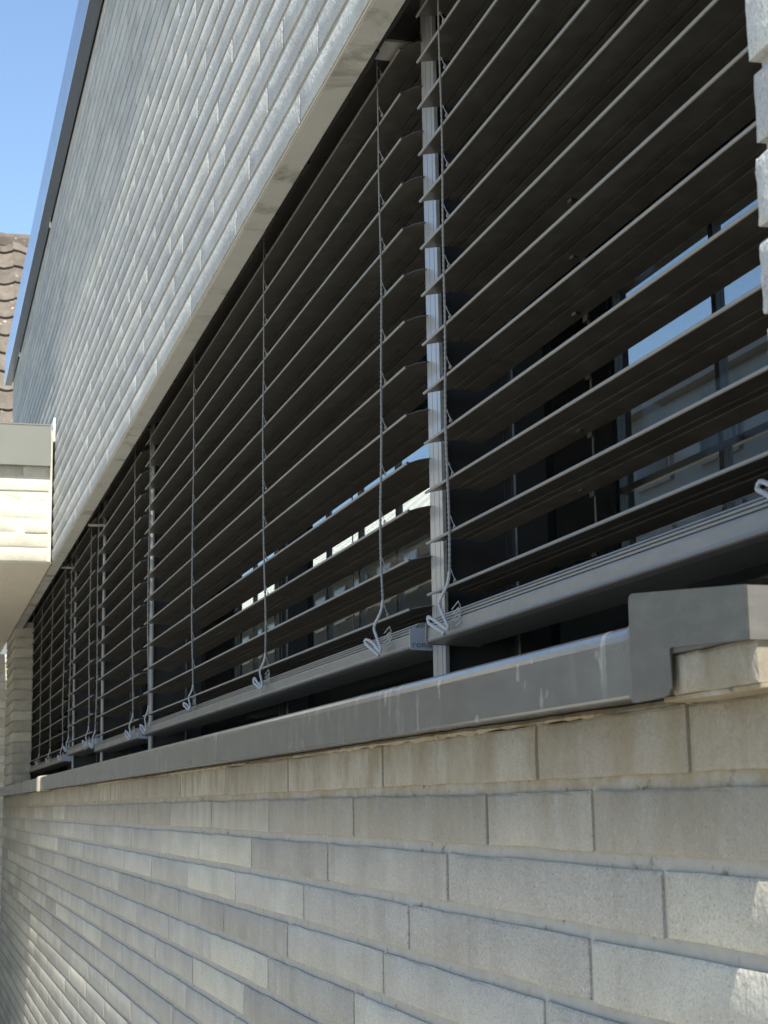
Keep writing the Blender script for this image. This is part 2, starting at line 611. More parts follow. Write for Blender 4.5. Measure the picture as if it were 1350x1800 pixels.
# mortar squeezed out in a ragged lip under the sill
rg = random.Random(5)
bm = bmesh.new()
n = 420
rows = []
for i in range(n + 1):
    x = 2.0 + (WX1 - 2.02) * i / n
    yo = -1.0 + rg.uniform(-0.007, 0.003) + 0.006 * math.sin(x * 2.3)
    zz = 0.1235 + rg.uniform(-0.004, 0.003)
    rows.append([bm.verts.new(p) for p in ((x, -1.06, zz - 0.001), (x, yo, zz), (x, yo + 0.002, 0.129 + rg.uniform(-.001, .001)), (x, yo - 0.003, 0.1352), (x, -1.06, 0.1355))])
for r0, r1 in zip(rows[:-1], rows[1:]):
    for k in range(4):
        bm.faces.new((r0[k], r0[k + 1], r1[k + 1], r1[k]))
bm.faces.new(rows[0]); bm.faces.new(rows[-1])
obj('mortar_lip', bm, M_MORTAR, lower)

# ------------------------------------------------------------------ near brick pier, right edge of the picture
near = thing('brick_pier', 'sunlit rough brick pier edge at the right, in front of the blind end', 'brick pier', (1.4, -1, 0.24))
bm = bmesh.new()
add_box(bm, 0.62, 1.767, -1.155, -1.014, 0.246, 1.9)
obj('mortar_bed', bm, M_MORTAR_UP, near)
for k in range(15):
    zc = 0.034 + CO * 2 + BH / 2 + k * CO
    cut = (1.17, 1.42, 0.95)[k % 3]
    for a, b in ((0.6, cut), (cut, 1.78)):
        L = b - a - 0.02
        dx = random.uniform(-0.001, 0.005) if b > 1.7 else 0
        bb = brick_bm(L, BH, 0.15, 900 + k * 3 + int(b * 10), 16, 7, 0.0007, 0.0020)
        # rough end face too
        for f in bb.faces:
            f.normal_update()
        me = mesh_of('brick', bb, M_BRICK_UP, False, False)
        inst('brick', me, ((a + b) / 2 + dx, -1.0 + random.uniform(-0.004, 0.004), zc), near)

# ------------------------------------------------------------------ far jamb pier
far = thing('brick_pier', 'narrow stacked brick pier at the far left end of the blinds', 'brick pier', (18.5, -1, 0.13))
bm = bmesh.new()
add_box(bm, 18.045, WX1 - 0.014, -1.19, -1.014, 0.14, 1.965)
obj('mortar_bed', bm, M_MORTAR, far)
for k in range(15):
    zc = 0.034 + CO * 2 + BH / 2 + k * CO
    cut = (18.5, 18.9)[k % 2]
    for a, b in ((18.03, cut), (cut, WX1)):
        t = bmesh.new()
        add_box(t, a, b - 0.02, -1.2, -1.0, zc - BH / 2, zc + BH / 2)
        for v in t.verts:
            v.co += Vector((random.uniform(-.004, .004), random.uniform(-.004, .004), random.uniform(-.003, .003)))
        obj('brick', t, M_BRICK, far)

# ------------------------------------------------------------------ upper wall, lintel and coping
upper = thing('brick_wall', 'tall sunlit light grey brick wall above the blinds, up to the metal coping', 'brick wall', (8, -1, 1.9))
bm = bmesh.new()
add_box(bm, 0.6, WX1 - 0.012, -1.083, -1.0075, 1.93, 5.02)
obj('mortar_bed', bm, M_MORTAR_UP, upper)
ua = {0: 4.33, 1: 4.10, 2: 4.78, 3: 4.55, 4: 4.90, 5: 5.66, 6: 5.38, 7: 6.13}
up_courses = []
for k in range(28):
    zb = 1.915 + k * 0.1108
    a = ua.get(k, 6.13 - 0.24 * (k - 7) + random.choice((-0.05, 0, 0.04)))
    edges = [0.6] + course_joints(a % MOD, 0, 0.8, WX1) + [WX1 + 0.02]
    up_courses.append((zb + BH / 2, edges))
lay_courses(upper, up_courses, M_BRICK_UP, 'up', 299, 'brick_courses')
# soffit of the lintel, in lengths butted end to end
xs = [0.6, 3.0, 5.2, 7.5, 9.4, 11.3, 13.2, 15.5, 17.6, WX1 - 0.02]
for a, b in zip(xs[:-1], xs[1:]):
    bm = bmesh.new()
    add_bevbox(bm, a + 0.002, b - 0.002, -1.081, -1.006, 1.9 + random.uniform(-0.001, 0.001), 1.9295, 0.002)
    obj('lintel', bm, M_SOFFIT, upper)
bm = bmesh.new()
add_box(bm, 0.6, 17.9, -1.0055, -1.0015, 1.901, 1.905)
obj('sealant_line', bm, M_SEAL, upper)
# ragged insulation edge behind the lintel
bm = bmesh.new()
x = 1.8
while x < 18:
    L = rg.uniform(0.04, 0.2)
    add_box(bm, x, x + L, -1.092, -1.0825, 1.9 + rg.uniform(-0.002, 0.006), 1.97)
    x += L
obj('insulation_edge', bm, M_DARK, upper)
# coping
coping = None
for i, (a, b) in enumerate(((0.5, 6.9), (6.904, 13.32), (13.324, 19.74))):
    prof = [(-0.989, 5.03), (-0.989, 5.004), (-0.914, 5.004), (-0.909, 5.0), (-0.906, 5.006), (-0.905, 5.365), (-0.910, 5.375), (-0.925, 5.378), (-1.25, 5.36), (-1.25, 5.1), (-0.989, 5.1)]
    bm = bmesh.new()
    add_prism(bm, prof, a, b)
    cseg = obj('coping_segment', bm, M_COPING, upper)
bm = bmesh.new()
add_box(bm, 0.6, 19.6, -1.0005, -0.9892, 5.012, 5.09)
obj('coping_gap_shade', bm, M_DARK, upper)  # dark strip painting the shade in the gap behind the coping
# white fixing clips seen under the coping
for x in (13.9, 18.2):
    bm = bmesh.new()
    add_bevbox(bm, x, x + 0.05, -1.0, -0.985, 4.965, 5.0035, 0.002)
    obj('fixing_clip', bm, M_WHITE, upper)

# ------------------------------------------------------------------ window sill
sill = thing('window_sill', 'long dark grey folded metal sill on top of the lower brick wall', 'window sill', (8, -1, 0.13))
SP = [(-1.26, 0.262), (-0.957, 0.236), (-0.947, 0.2345), (-0.940, 0.230), (-0.9365, 0.223), (-0.935, 0.214), (-0.935, 0.139), (-0.9365, 0.1355), (-0.940, 0.134), (-0.948, 0.134), (-0.949, 0.1368), (-1.26, 0.1368)]
for a, b in ((2.063, 13.05), (13.2, 19.66)):
    bm = bmesh.new()
    add_prism(bm, SP, a, b)
    obj('sill_profile', bm, M_SILL, sill)
grow = lambda d: [(y + (d if y > -1.2 else 0), z + (d if z > 0.2 else -d if z < 0.138 and y > -0.95 else 0)) for y, z in SP]
bm = bmesh.new()
add_prism(bm, grow(0.0045), 13.045, 13.205)
obj('sill_sleeve', bm, M_SILL, sill)
for x in (13.04, 13.197):
    bm = bmesh.new()
    add_prism(bm, grow(0.008), x, x + 0.018)
    obj('joint_clip_bead', bm, M_SEAL, sill)
bm = bmesh.new()
add_prism(bm, grow(0.004), 15.3, 16.1)
obj('sill_sleeve', bm, M_RAIL, sill)  # added lighter sleeve, paints a sunlit patch on the sill
# end plate: L shaped upstand folded back to the wall, box form kept for its cast shadow edge
def rounded(pts, r, seg=4):
    out = []
    n = len(pts)
    for i in range(n):
        p0, p, p1 = Vector(pts[i - 1]), Vector(pts[i]), Vector(pts[(i + 1) % n])
        rr = r[i] if isinstance(r, (list, tuple)) else r
        if rr <= 0:
            out.append(tuple(p)); continue
        a = p + (p0 - p).normalized() * rr
        b = p + (p1 - p).normalized() * rr
        for k in range(seg + 1):
            t = k / seg
            q = a * (1 - t) ** 2 + p * 2 * t * (1 - t) + b * t * t
            out.append((q.x, q.y))
    return out
COLS = [(2.062, 0.131, 0.262), (2.0605, 0.128, 0.270), (2.056, 0.1272, 0.2735), (2.048, 0.127, 0.2745), (1.962, 0.1292, 0.2666), (1.952, 0.1300, 0.2657), (1.946, 0.1325, 0.2652),
        (1.943, 0.138, 0.2649), (1.9405, 0.188, 0.2647), (1.936, 0.1908, 0.2643), (1.733, 0.181, 0.246)]
bm = bmesh.new()
yA, yB = -0.931, -0.9345
G = [[bm.verts.new(p) for p in ((x, yA, z1), (x, yA, z0), (x, yB, z0), (x, yB, z1))] for x, z0, z1 in COLS]
for g0, g1 in zip(G[:-1], G[1:]):
    for k in range(4):
        bm.faces.new((g0[k], g0[(k + 1) % 4], g1[(k + 1) % 4], g1[k]))
bm.faces.new(G[0]); bm.faces.new(G[-1])
obj('end_plate', bm, M_PLATE, sill)
bm = bmesh.new()
add_box(bm, 1.7325, 1.7365, -1.05, -0.9346, 0.1815, 0.2455)
obj('end_plate_lit_fold', bm, M_RAIL, sill)  # lighter paint than the plate, sunlit brightness put into its colour
bm = bmesh.new()
add_prism(bm, [(-1.0, 0.2575), (-0.9347, 0.2575), (-0.9347, 0.2735), (-1.0, 0.274)], 2.052, 2.0605)
obj('end_upstand', bm, M_PLATE, sill)
bm = bmesh.new()
add_prism(bm, [(-1.12, 0.1835), (-0.9346, 0.1835), (-0.9346, 0.243), (-1.12, 0.246)], 1.7368, 2.0515)
obj('end_shadow_block', bm, M_PLATE, sill)  # added solid behind the plate, keeps sun from leaking onto the wall
cb = brick_bm(0.228, 0.052, 0.12, 77, 8, 3, 0.0006, 0.0009)
for f in cb.faces:
    f.normal_update()
inst('closing_brick', mesh_of('closing_brick', cb, M_BRICK), (1.851, -0.944, 0.1572), sill)
bm = bmesh.new()
add_bevbox(bm, 1.7365, 2.0, -1.06, -0.948, 0.1245, 0.1317, 0.0015)
obj('mortar_lip', bm, M_MORTAR, sill)
# raised bead where the nose meets the plate
bm = bmesh.new()
add_prism(bm, [(-0.99, 0.246), (-0.945, 0.243), (-0.936, 0.232), (-0.9335, 0.215), (-0.9335, 0.134), (-0.9352, 0.134), (-0.9352, 0.212), (-0.99, 0.232)], 2.0625, 2.078)
obj('end_bead', bm, M_SILL, sill)

# ------------------------------------------------------------------ building shell with the ribbon window
shell = thing('office_building', 'dark room of the building seen between the blind slats', 'building', (9, -2, GZ))
bm = bmesh.new()
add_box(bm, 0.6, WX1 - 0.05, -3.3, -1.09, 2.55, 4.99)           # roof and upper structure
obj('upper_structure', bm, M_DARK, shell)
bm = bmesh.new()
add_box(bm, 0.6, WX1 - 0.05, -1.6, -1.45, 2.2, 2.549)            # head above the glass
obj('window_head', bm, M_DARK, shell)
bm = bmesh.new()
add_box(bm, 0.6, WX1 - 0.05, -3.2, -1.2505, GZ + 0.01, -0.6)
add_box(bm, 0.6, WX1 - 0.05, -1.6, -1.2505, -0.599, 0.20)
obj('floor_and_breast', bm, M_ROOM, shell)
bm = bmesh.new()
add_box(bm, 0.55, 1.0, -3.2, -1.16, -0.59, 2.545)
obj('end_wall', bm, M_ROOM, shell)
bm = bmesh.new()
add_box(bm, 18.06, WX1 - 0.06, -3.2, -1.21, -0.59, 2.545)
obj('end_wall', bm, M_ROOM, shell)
# back wall of the room: solid bays and glazed bays
BACK = [(1.0, 4.75, True), (6.75, 9.35, True), (16.1, 18.06, True)]
for a, b, _ in BACK:
    bm = bmesh.new()
    add_box(bm, a, b, -3.1, -3.0, -0.59, 2.54)
    obj('back_wall', bm, M_ROOM, shell)
for a, b in ((4.75, 6.75), (9.35, 16.1)):
    bm = bmesh.new()
    add_box(bm, a, b, -3.1, -3.0, -0.59, 1.02)
    add_box(bm, a, b, -3.1, -3.0, 2.30, 2.54)
    obj('back_wall', bm, M_ROOM, shell)
    fr = bmesh.new()
    n = 2 if b - a < 3 else 7
    for k in range(n + 1):
        x = a + (b - a) * k / n
        add_box(fr, x - 0.02, x + 0.02, -3.06, -3.02, 1.021, 2.299)
    add_box(fr, a + 0.021, b - 0.021, -3.055, -3.025, 1.35, 1.38)
    bf = obj('back_window_frame', fr, M_FRAME, shell)
    for k in range(n):
        g = bmesh.new()
        x0 = a + (b - a) * k / n + 0.021
        x1 = a + (b - a) * (k + 1) / n - 0.021
        add_box(g, x0, x1, -3.046, -3.04, 1.025, 1.347)
        obj('pane', g, M_GLASS, bf)
        g = bmesh.new()
        add_box(g, x0, x1, -3.046, -3.04, 1.383, 2.295)
        obj('pane', g, M_GLASS, bf)

win = thing('ribbon_window', 'long anthracite framed window strip behind the venetian blinds', 'window', (9, -1.5, 0.2))
POSTS = [3.80, 8.93, 11.33, 13.44]
bm = bmesh.new()
add_box(bm, 1.0, 18.06, -1.52, -1.44, 0.2005, 0.325)
add_box(bm, 1.0, 18.06, -1.515, -1.445, 2.10, 2.199)
obj('window_frame', bm, M_FRAME, win)
for x in (1.55, 3.80, 6.4, 8.93, 11.33, 13.44, 15.8):
    bm = bmesh.new()
    add_bevbox(bm, x - 0.055, x + 0.055, -1.51, -1.40, 0.326, 2.099, 0.004)
    add_box(bm, x - 0.03, x - 0.022, -1.4005, -1.385, 0.33, 2.09)
    add_box(bm, x + 0.022, x + 0.03, -1.4005, -1.385, 0.33, 2.09)
    obj('mullion', bm, M_FRAME, win)
ed = [1.0, 1.55, 3.80, 6.4, 8.93, 11.33, 13.44, 15.8, 18.06]
for a, b in zip(ed[:-1], ed[1:]):
    bm = bmesh.new()
    add_box(bm, a + 0.056, b - 0.056, -1.49, -1.484, 0.326, 2.099)
    obj('window_pane', bm, M_GLASS, win)
# little cover on the bottom frame under the near blind
bm = bmesh.new()
add_bevbox(bm, 2.78, 2.92, -1.4395, -1.425, 0.215, 0.285, 0.003)
obj('drain_cover', bm, M_RAIL, win)
# guide rails
def guide_rail(x):
    bm = bmesh.new()
    y0, y1 = -1.224, -1.215
    hw = 0.05
    prof = [(-hw, y1), (-hw + .022, y1), (-hw + .022, y1 - .004), (-hw + .026, y1 - .004), (-hw + .026, y1), (0.012, y1), (0.012, y1 - .002), (0.015, y1 - .002), (0.015, y1),
            (hw, y1), (hw, y0), (-hw, y0)]
    a = [bm.verts.new((x + p[0], p[1], 0.262)) for p in prof]
    b = [bm.verts.new((x + p[0], p[1], 2.3)) for p in prof]
    for i in range(len(prof)):
        j = (i + 1) % len(prof)
        bm.faces.new((a[i], a[j], b[j], b[i]))
    bm.faces.new(a); bm.faces.new(b)
    bmesh.ops.triangulate(bm, faces=[f for f in bm.faces if len(f.verts) > 4])
    g = obj('guide_rail', bm, M_POST, win)
    bm = bmesh.new()
    add_box(bm, x - 0.012, x + 0.012, -1.40, -1.2245, 0.27, 2.3)
    obj('rail_web', bm, M_FRAME, g)
    bm = bmesh.new()
    add_tube(bm, [(x - 0.075, -1.395, 0.30), (x - 0.075, -1.383, 0.30)], 0.011, 10)
    obj('screw', bm, M_CLEAR_ALU, g)
    for z in (0.30 + 0.62, ):
        bm = bmesh.new()
        add_tube(bm, [(x - 0.085, -1.395, z + 0.35), (x - 0.085, -1.383, z + 0.35)], 0.010, 10)
        obj('screw', bm, M_FRAME, g)
    return g
for x in POSTS:
    guide_rail(x)
# brackets at the head of the rails
for x, zz, wd in ((3.98, 1.985, 0.11), (11.25, 1.897, 0.06), (13.4, 1.905, 0.05)):
    bm = bmesh.new()
    add_bevbox(bm, x - wd / 2, x + wd / 2, -1.22, -1.10, zz, zz + 0.010, 0.002)
    obj('bracket', bm, M_CLEAR_ALU, win)

# ------------------------------------------------------------------ venetian blinds
PITCH = 0.1231
def slat_bm(a, b):
    """rolled outdoor slat: bead, sheet, stiffening groove, rear hem; near and far front corners cut"""
    bm = bmesh.new()
    top, bot = [], []
    t = 0.0016
    for k in range(7):
        q = math.pi * (0.5 + k / 6 * 1.0)
        pass
    prof = [(q, z, t) for q, z in ((0.0072, 0.0018), (0.022, 0.0062), (0.040, 0.0108), (0.057, 0.0145), (0.0715, 0.0172), (0.0725, 0.024), (0.0765, 0.024), (0.0775, 0.0180), (0.088, 0.0195), (0.0990, 0.0208),
            (0.1000, 0.0275), (0.1040, 0.0275), (0.1050, 0.0208), (0.125, 0.0190), (0.145, 0.0165))]
    bead = []
    r = 0.0036
    for k in range(9):
        q = math.radians(40 + 280 * k / 8)
        bead.append((0.0036 + r * math.cos(q), r * math.sin(q)))
    outline = bead + [(s, z - tt) for s, z, tt in prof] + [(s, z) for s, z, tt in reversed(prof)]
    def ch(s):
        return 0.045 if s < 0.008 else max(0.0, 0.045 * (1 - (s - 0.008) / 0.020))
    A = [bm.verts.new((a + ch(s), -s, z)) for s, z in outline]
    B = [bm.verts.new((b, -s, z)) for s, z in outline]
    n = len(outline)
    for i in range(n):
        j = (i + 1) % n
        f = bm.faces.new((A[i], A[j], B[j], B[i]))
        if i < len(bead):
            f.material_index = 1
    nb = len(bead)
    m = len(prof)
    for V in (A, B):
        bm.faces.new(V[:nb])
        for i in range(m - 1):
            lo0, lo1 = V[nb + i], V[nb + i + 1]
            hi0, hi1 = V[nb + 2 * m - 1 - i], V[nb + 2 * m - 2 - i]
            bm.faces.new((lo0, lo1, hi1, hi0))
    return bm

def rail_profile(z0):
    y = lambda s: -1.165 - s
    p = [(0.004, 0.0), (0.0005, 0.0025), (-0.001, 0.006), (0.0005, 0.010), (0.0015, 0.033), (0.003, 0.0365), (0.006, 0.0375), (0.012, 0.036), (0.012, 0.0395), (0.007, 0.0405), (0.007, 0.0445), (0.010, 0.0465), (0.018, 0.045), (0.018, 0.0485),
         (0.013, 0.0495), (0.013, 0.0535), (0.016, 0.0555), (0.025, 0.054), (0.025, 0.0575), (0.020, 0.0585), (0.021, 0.062), (0.030, 0.064), (0.12, 0.064), (0.13, 0.054), (0.132, 0.012), (0.128, -0.006), (0.02, -0.003)]
    return [(y(s), z0 + z) for s, z in p]

def cord_path(x, zt, zb, rg, wob):
    pts, n = [], int((zt - zb) / 0.0062)
    ph1, ph2 = rg.uniform(0, 6), rg.uniform(0, 6)
    for i in range(n + 1):
        t = i / n
        z = zt + (zb - zt) * t
        k = wob * (0.2 + t)
        ox = k * (0.010 * math.sin(7 * t + ph1) + 0.0045 * math.sin(23 * t + ph2)) + 0.016 * wob * (t - 0.5)
        oy = 0.004 * math.sin(9 * t + ph2) * t
        pts.append((x + ox, -1.1585 + oy, z))
    return pts

HOOK = [(-1, -105, 0), (-4, -82, 1), (-13, -58, 4), (-14, -46, 5), (-7, -28, 6), (3, -8, 7), (9, -1, 7), (9, 4, 8), (2, 1, 9), (-12, -16, 11), (-23, -28, 12), (-26, -26, 13), (-24, -18, 14), (-18, -9, 13), (-8, 4, 12), (-2, 10, 10)]
def ladder_cord(bl, x, zs, z0, rg, detail, flip=1.0, size=1.0):
    """knotted front cord with small loops to every slat and a folded bow at the rail"""
    zb = z0 + 0.145
    path = cord_path(x, 2.25, zb, rg, 1.0 if detail else 0.7)
    rad = []
    for i, p in enumerate(path):
        t = i / len(path)
        base = 0.0017 + 0.0018 * min(1, t * 1.2)
        rad.append(base * (1.0 + (0.20 if i % 2 else -0.20) * min(1, t * 2.2)))
    bm = bmesh.new()
    add_tube(bm, path, rad, 7 if detail else 5)
    def xo(z):
        i = min(range(len(path)), key=lambda k: abs(path[k][2] - z))
        return Vector(path[i])
    for z in zs:
        if z < zb:
            c = Vector(path[-1]); c.z = z
        else:
            c = xo(z)
        for dd, hh in ((-0.018, 0.036), (-0.022, 0.030)):
            h = [c + Vector((-0.002, 0, hh)), c + Vector((dd * .55, -0.001, hh * .9)), c + Vector((dd * .95, -0.003, hh * .45)), c + Vector((dd * 1.15, -0.008, 0.004)), c + Vector((dd * 0.9, -0.006, 0.002))]
            add_tube(bm, h, 0.0011, 4)
        add_tube(bm, [c + Vector((-0.026, -0.006, 0.005)), c + Vector((-0.020, -0.005, 0.009)), c + Vector((-0.012, -0.006, 0.004))], 0.0018, 4)
    o = obj('ladder_cord', bm, M_CORD, bl, smooth=False)
    # bow
    bm = bmesh.new()
    s = 0.00124 * size
    base = Vector(path[-1])
    pts = []
    wig = rg.uniform(-5, 5)
    for q_, (dx, dy, out) in enumerate(HOOK):
        dx2 = (dx + 1) * flip + (wig * (q_ - 7) / 5 if q_ > 7 else 0)
        dy = dy + (rg.uniform(-4, 4) if q_ > 8 else 0)
        pts.append(Vector((base.x - dx2 * 0.0029 * size, base.y + out * 0.0017 + 0.0004 * abs(dx), base.z - (dy + 105) * s)))
    # densify
    fine = []
    for i in range(len(pts) - 1):
        p0, p1, p2, p3 = pts[max(i - 1, 0)], pts[i], pts[i + 1], pts[min(i + 2, len(pts) - 1)]
        for k in range(5):
            t = k / 5
            fine.append(0.5 * ((2 * p1) + (-p0 + p2) * t + (2 * p0 - 5 * p1 + 4 * p2 - p3) * t * t + (-p0 + 3 * p1 - 3 * p2 + p3) * t ** 3))
    fine.append(pts[-1])
    rr = [0.0039 * (1 + (0.13 if i % 2 else -0.13)) for i in range(len(fine))]
    add_tube(bm, fine, rr, 7 if detail else 5)
    e = fine[-1]
    if rg.random() < 0.5:
        add_tube(bm, [e, e + Vector((-0.010, 0, -0.010)), e + Vector((-0.005, 0.002, -0.017)), e + Vector((-0.014, 0.003, -0.024))], 0.0015, 4)
    k = pts[5]
    for q in range(3):
        add_tube(bm, [k + Vector((-0.02, -0.006, 0.03 - 0.012 * q)), k + Vector((-0.05, -0.012, 0.045 - 0.014 * q)), k + Vector((-0.06, -0.014, 0.03 - 0.016 * q)), k + Vector((-0.03, -0.010, 0.016 - 0.012 * q))], 0.0013, 4)
    obj('cord_bow', bm, M_CORD_PALE, o)
    return o

def blind(label, x0, x1, z0, zs0, cords, seed, detail, rear, tilt=0.0):
    bl = thing('venetian_blind', label, 'venetian blind', ((x0 + x1) / 2, -1.165, z0), 'outdoor blinds hung side by side')
    rg = random.Random(seed)
    xs0 = x0 - 0.035
    sm = mesh_of('slat', slat_bm(-(x1 - xs0) / 2, (x1 - xs0) / 2), M_SLAT)
    sm.materials.append(M_BEAD_GLINT)
    zs = [zs0 + PITCH * k for k in range(14)]
    tilt = math.radians(tilt)
    for z in zs:
        inst('slat', sm, ((xs0 + x1) / 2, -1.165, z + rg.uniform(-.0015, .0015)), bl, None, (tilt + math.radians(rg.uniform(-1.0, 1.0)), rg.uniform(-0.0006, 0.0006), 0))
    bm = bmesh.new()
    add_prism(bm, rail_profile(z0), x0, x1)
    rail = obj('bottom_rail', bm, M_RAIL, bl)
    for xe, sgn in ((x0, -1), (x1, 1)):
        capp = rounded([(-1.1615, z0 - 0.004), (-1.1615, z0 + 0.048), (-1.30, z0 + 0.058), (-1.30, z0 - 0.008)], [0.008, 0.006, 0.004, 0.004])
        bm = bmesh.new()
        xa, xb = (xe - 0.006, xe - 0.0003) if sgn < 0 else (xe + 0.0003, xe + 0.006)
        add_prism(bm, capp, xa, xb)
        cap = obj('end_cap', bm, M_CAP if sgn < 0 else M_RAIL, rail)
        if sgn < 0 and seed == 2:
            lettering = cap
    for i, xc in enumerate(cords):
        ladder_cord(bl, xc, zs, z0, rg, detail, 1.0 if i % 2 == 0 else 0.8, 1.0 - 0.12 * (i % 3))
    # rear tape with small plastic hooks under the slats
    for xc in rear:
        bm = bmesh.new()
        add_box(bm, xc - 0.004, xc + 0.004, -1.3195, -1.3175, z0 + 0.055, 2.2)
        obj('rear_tape', bm, M_SLAT, bl)
        for z in zs:
            bm = bmesh.new()
            add_tube(bm, [(xc - 0.010, -1.291, z + 0.013), (xc + 0.010, -1.291, z + 0.013)], 0.0065, 8)
            add_box(bm, xc - 0.012, xc + 0.012, -1.316, -1.311, z - 0.004, z + 0.016)
            obj('slat_hook', bm, M_FRAME, bl)
    return bl, rail

ZS = 0.488
b1, r1 = blind('nearest dark slat blind at the right, ending at the sunlit pier', 1.80, 3.733, 0.372, ZS, (3.527, 1.99), 1, True, (3.06,), 3.5)
b2, r2_ = blind('wide dark slat blind in the middle with four hanging cords and lettered cap', 3.872, 8.84, 0.372, ZS - 0.0175, (4.075, 5.614, 7.167, 8.60), 2, True, (5.0, 6.9), 8.5)
b3, r3 = blind('narrow dark slat blind, first one beyond the wide middle blind', 9.0, 11.27, 0.366, ZS - 0.02, (9.236, 11.15), 3, False, (10.1,), 5.0)
b4, r4 = blind('narrow dark slat blind with raised bottom rail, second before the far pier', 11.42, 13.37, 0.408, ZS + 0.02, (11.645, 13.124), 4, False, (12.4,), 5.0)
b5, r5 = blind('farthest dark slat blind, ending at the narrow far brick pier', 13.5, 17.9, 0.370, ZS - 0.01, (13.698, 15.007, 16.27, 17.5), 5, False, (), 5.0)

# moulded lettering on the cap of the middle blind
cap = [o for o in r2_.children if o.name.startswith('end_cap')][0]
cu = bpy.data.curves.new('lettering', 'FONT')
cu.body = 'roma'
cu.size = 0.0212 * D * 1.05
cu.extrude = 0.0006
cu.bevel_depth = 0.00012
cu.space_character = 1.12
cu.materials.append(M_CAP)
tmp = bpy.data.objects.new('lettering', cu)
C.objects.link(tmp)
dg = bpy.context.evaluated_depsgraph_get()
me = bpy.data.meshes.new_from_object(tmp.evaluated_get(dg))
bpy.data.objects.remove(tmp)
for v in me.vertices:
    x, y, z = v.co
    v.co = Vector((-z, -x, y))
me.materials.clear(); me.materials.append(M_LETTER_SHADE)
lt = bpy.data.objects.new('lettering', me)
C.objects.link(lt)
lt.parent = b2
wp = Vector((3.8655, -1.1665, 0.3745)) * D
lt.location = wp - parent_loc(b2)

# ------------------------------------------------------------------ neighbouring cream brick canopy block
can = thing('canopy_block', 'sunlit cream brick canopy with grey metal edge at the left', 'canopy', (13, 0, 1.9))
CX = 13.05
bm = bmesh.new()
add_box(bm, CX + 0.0035, 21.2, -0.985, 9.6, 1.905, 2.96)
obj('mortar_bed', bm, M_MORTAR_CREAM, can)
bm = bmesh.new()
add_box(bm, CX + 0.02, 21.2, -0.99, 9.6, 1.893, 1.9045)
obj('soffit', bm, M_RENDER, can)
bm = bmesh.new()
add_prism(bm, [(-0.965, 2.66), (9.62, 2.66), (9.62, 2.985), (-0.965, 2.985)], CX - 0.055, 21.25)
add_box(bm, CX - 0.058, 21.25, -0.9655, 9.62, 2.9851, 2.9951)
obj('metal_edge', bm, M_COPING2, can)
bm = bmesh.new()
add_box(bm, CX - 0.062, CX + 0.2, -0.9965, -0.984, 2.86, 3.05)
obj('flashing', bm, M_WHITE, can)
for k in range(7):
    zb = 1.906 + k * CO
    H = BH
    y = -0.97 + (0 if k % 2 else -0.005)
    edges = [-0.97]
    e = -0.97 + (0.42, 0.9, 0.2, 0.66)[k % 4]
    while e < 9.5:
        edges.append(e); e += MOD
    edges.append(9.62)
    for a, b in zip(edges[:-1], edges[1:]):
        t = brick_bm(b - a - 0.02, H, 0.05, 5000 + k * 31 + int(b * 7), 8, 3, 0.0008, 0.0014)
        for f in t.faces:
            f.normal_update()
        me = mesh_of('brick', t, M_CREAM, False, False)
        # face towards -x
        inst('brick', me, (CX + random.uniform(-.004, .004), (a + b) / 2, zb + H / 2), can, None, (0, 0, math.pi / 2))

# far white painted wall beyond the passage
pw = thing('brick_wall', 'rough white painted brick wall in shade at the far left, under the canopy', 'brick wall', (21, 1, GZ))
bm = bmesh.new()
add_box(bm, 21.013, 21.4, -2.0, 9.6, GZ, 1.89)
obj('mortar_bed', bm, M_MORTAR_CREAM, pw)
rest = bmesh.new(); rest.faces.layers.float.new('rnd')
PWM = [brick_bm(0.76, BH, 0.05, 7000 + k, 7, 3, 0.006, 0.006) for k in range(5)]
PWM = [mesh_of('brick', b, M_PAINTED, False, True) for b in PWM]
nb = 0
for k in range(40):
    zc = 1.83 - k * CO
    if zc < GZ:
        break
    y = -1.7 + 0.33 * (k % 3)
    while y < 4.4:
        if -1.1 < y < 1.6:
            inst('brick', random.choice(PWM), (21.0, y, zc), pw, None, (0, 0, math.pi / 2))
        y += 0.78

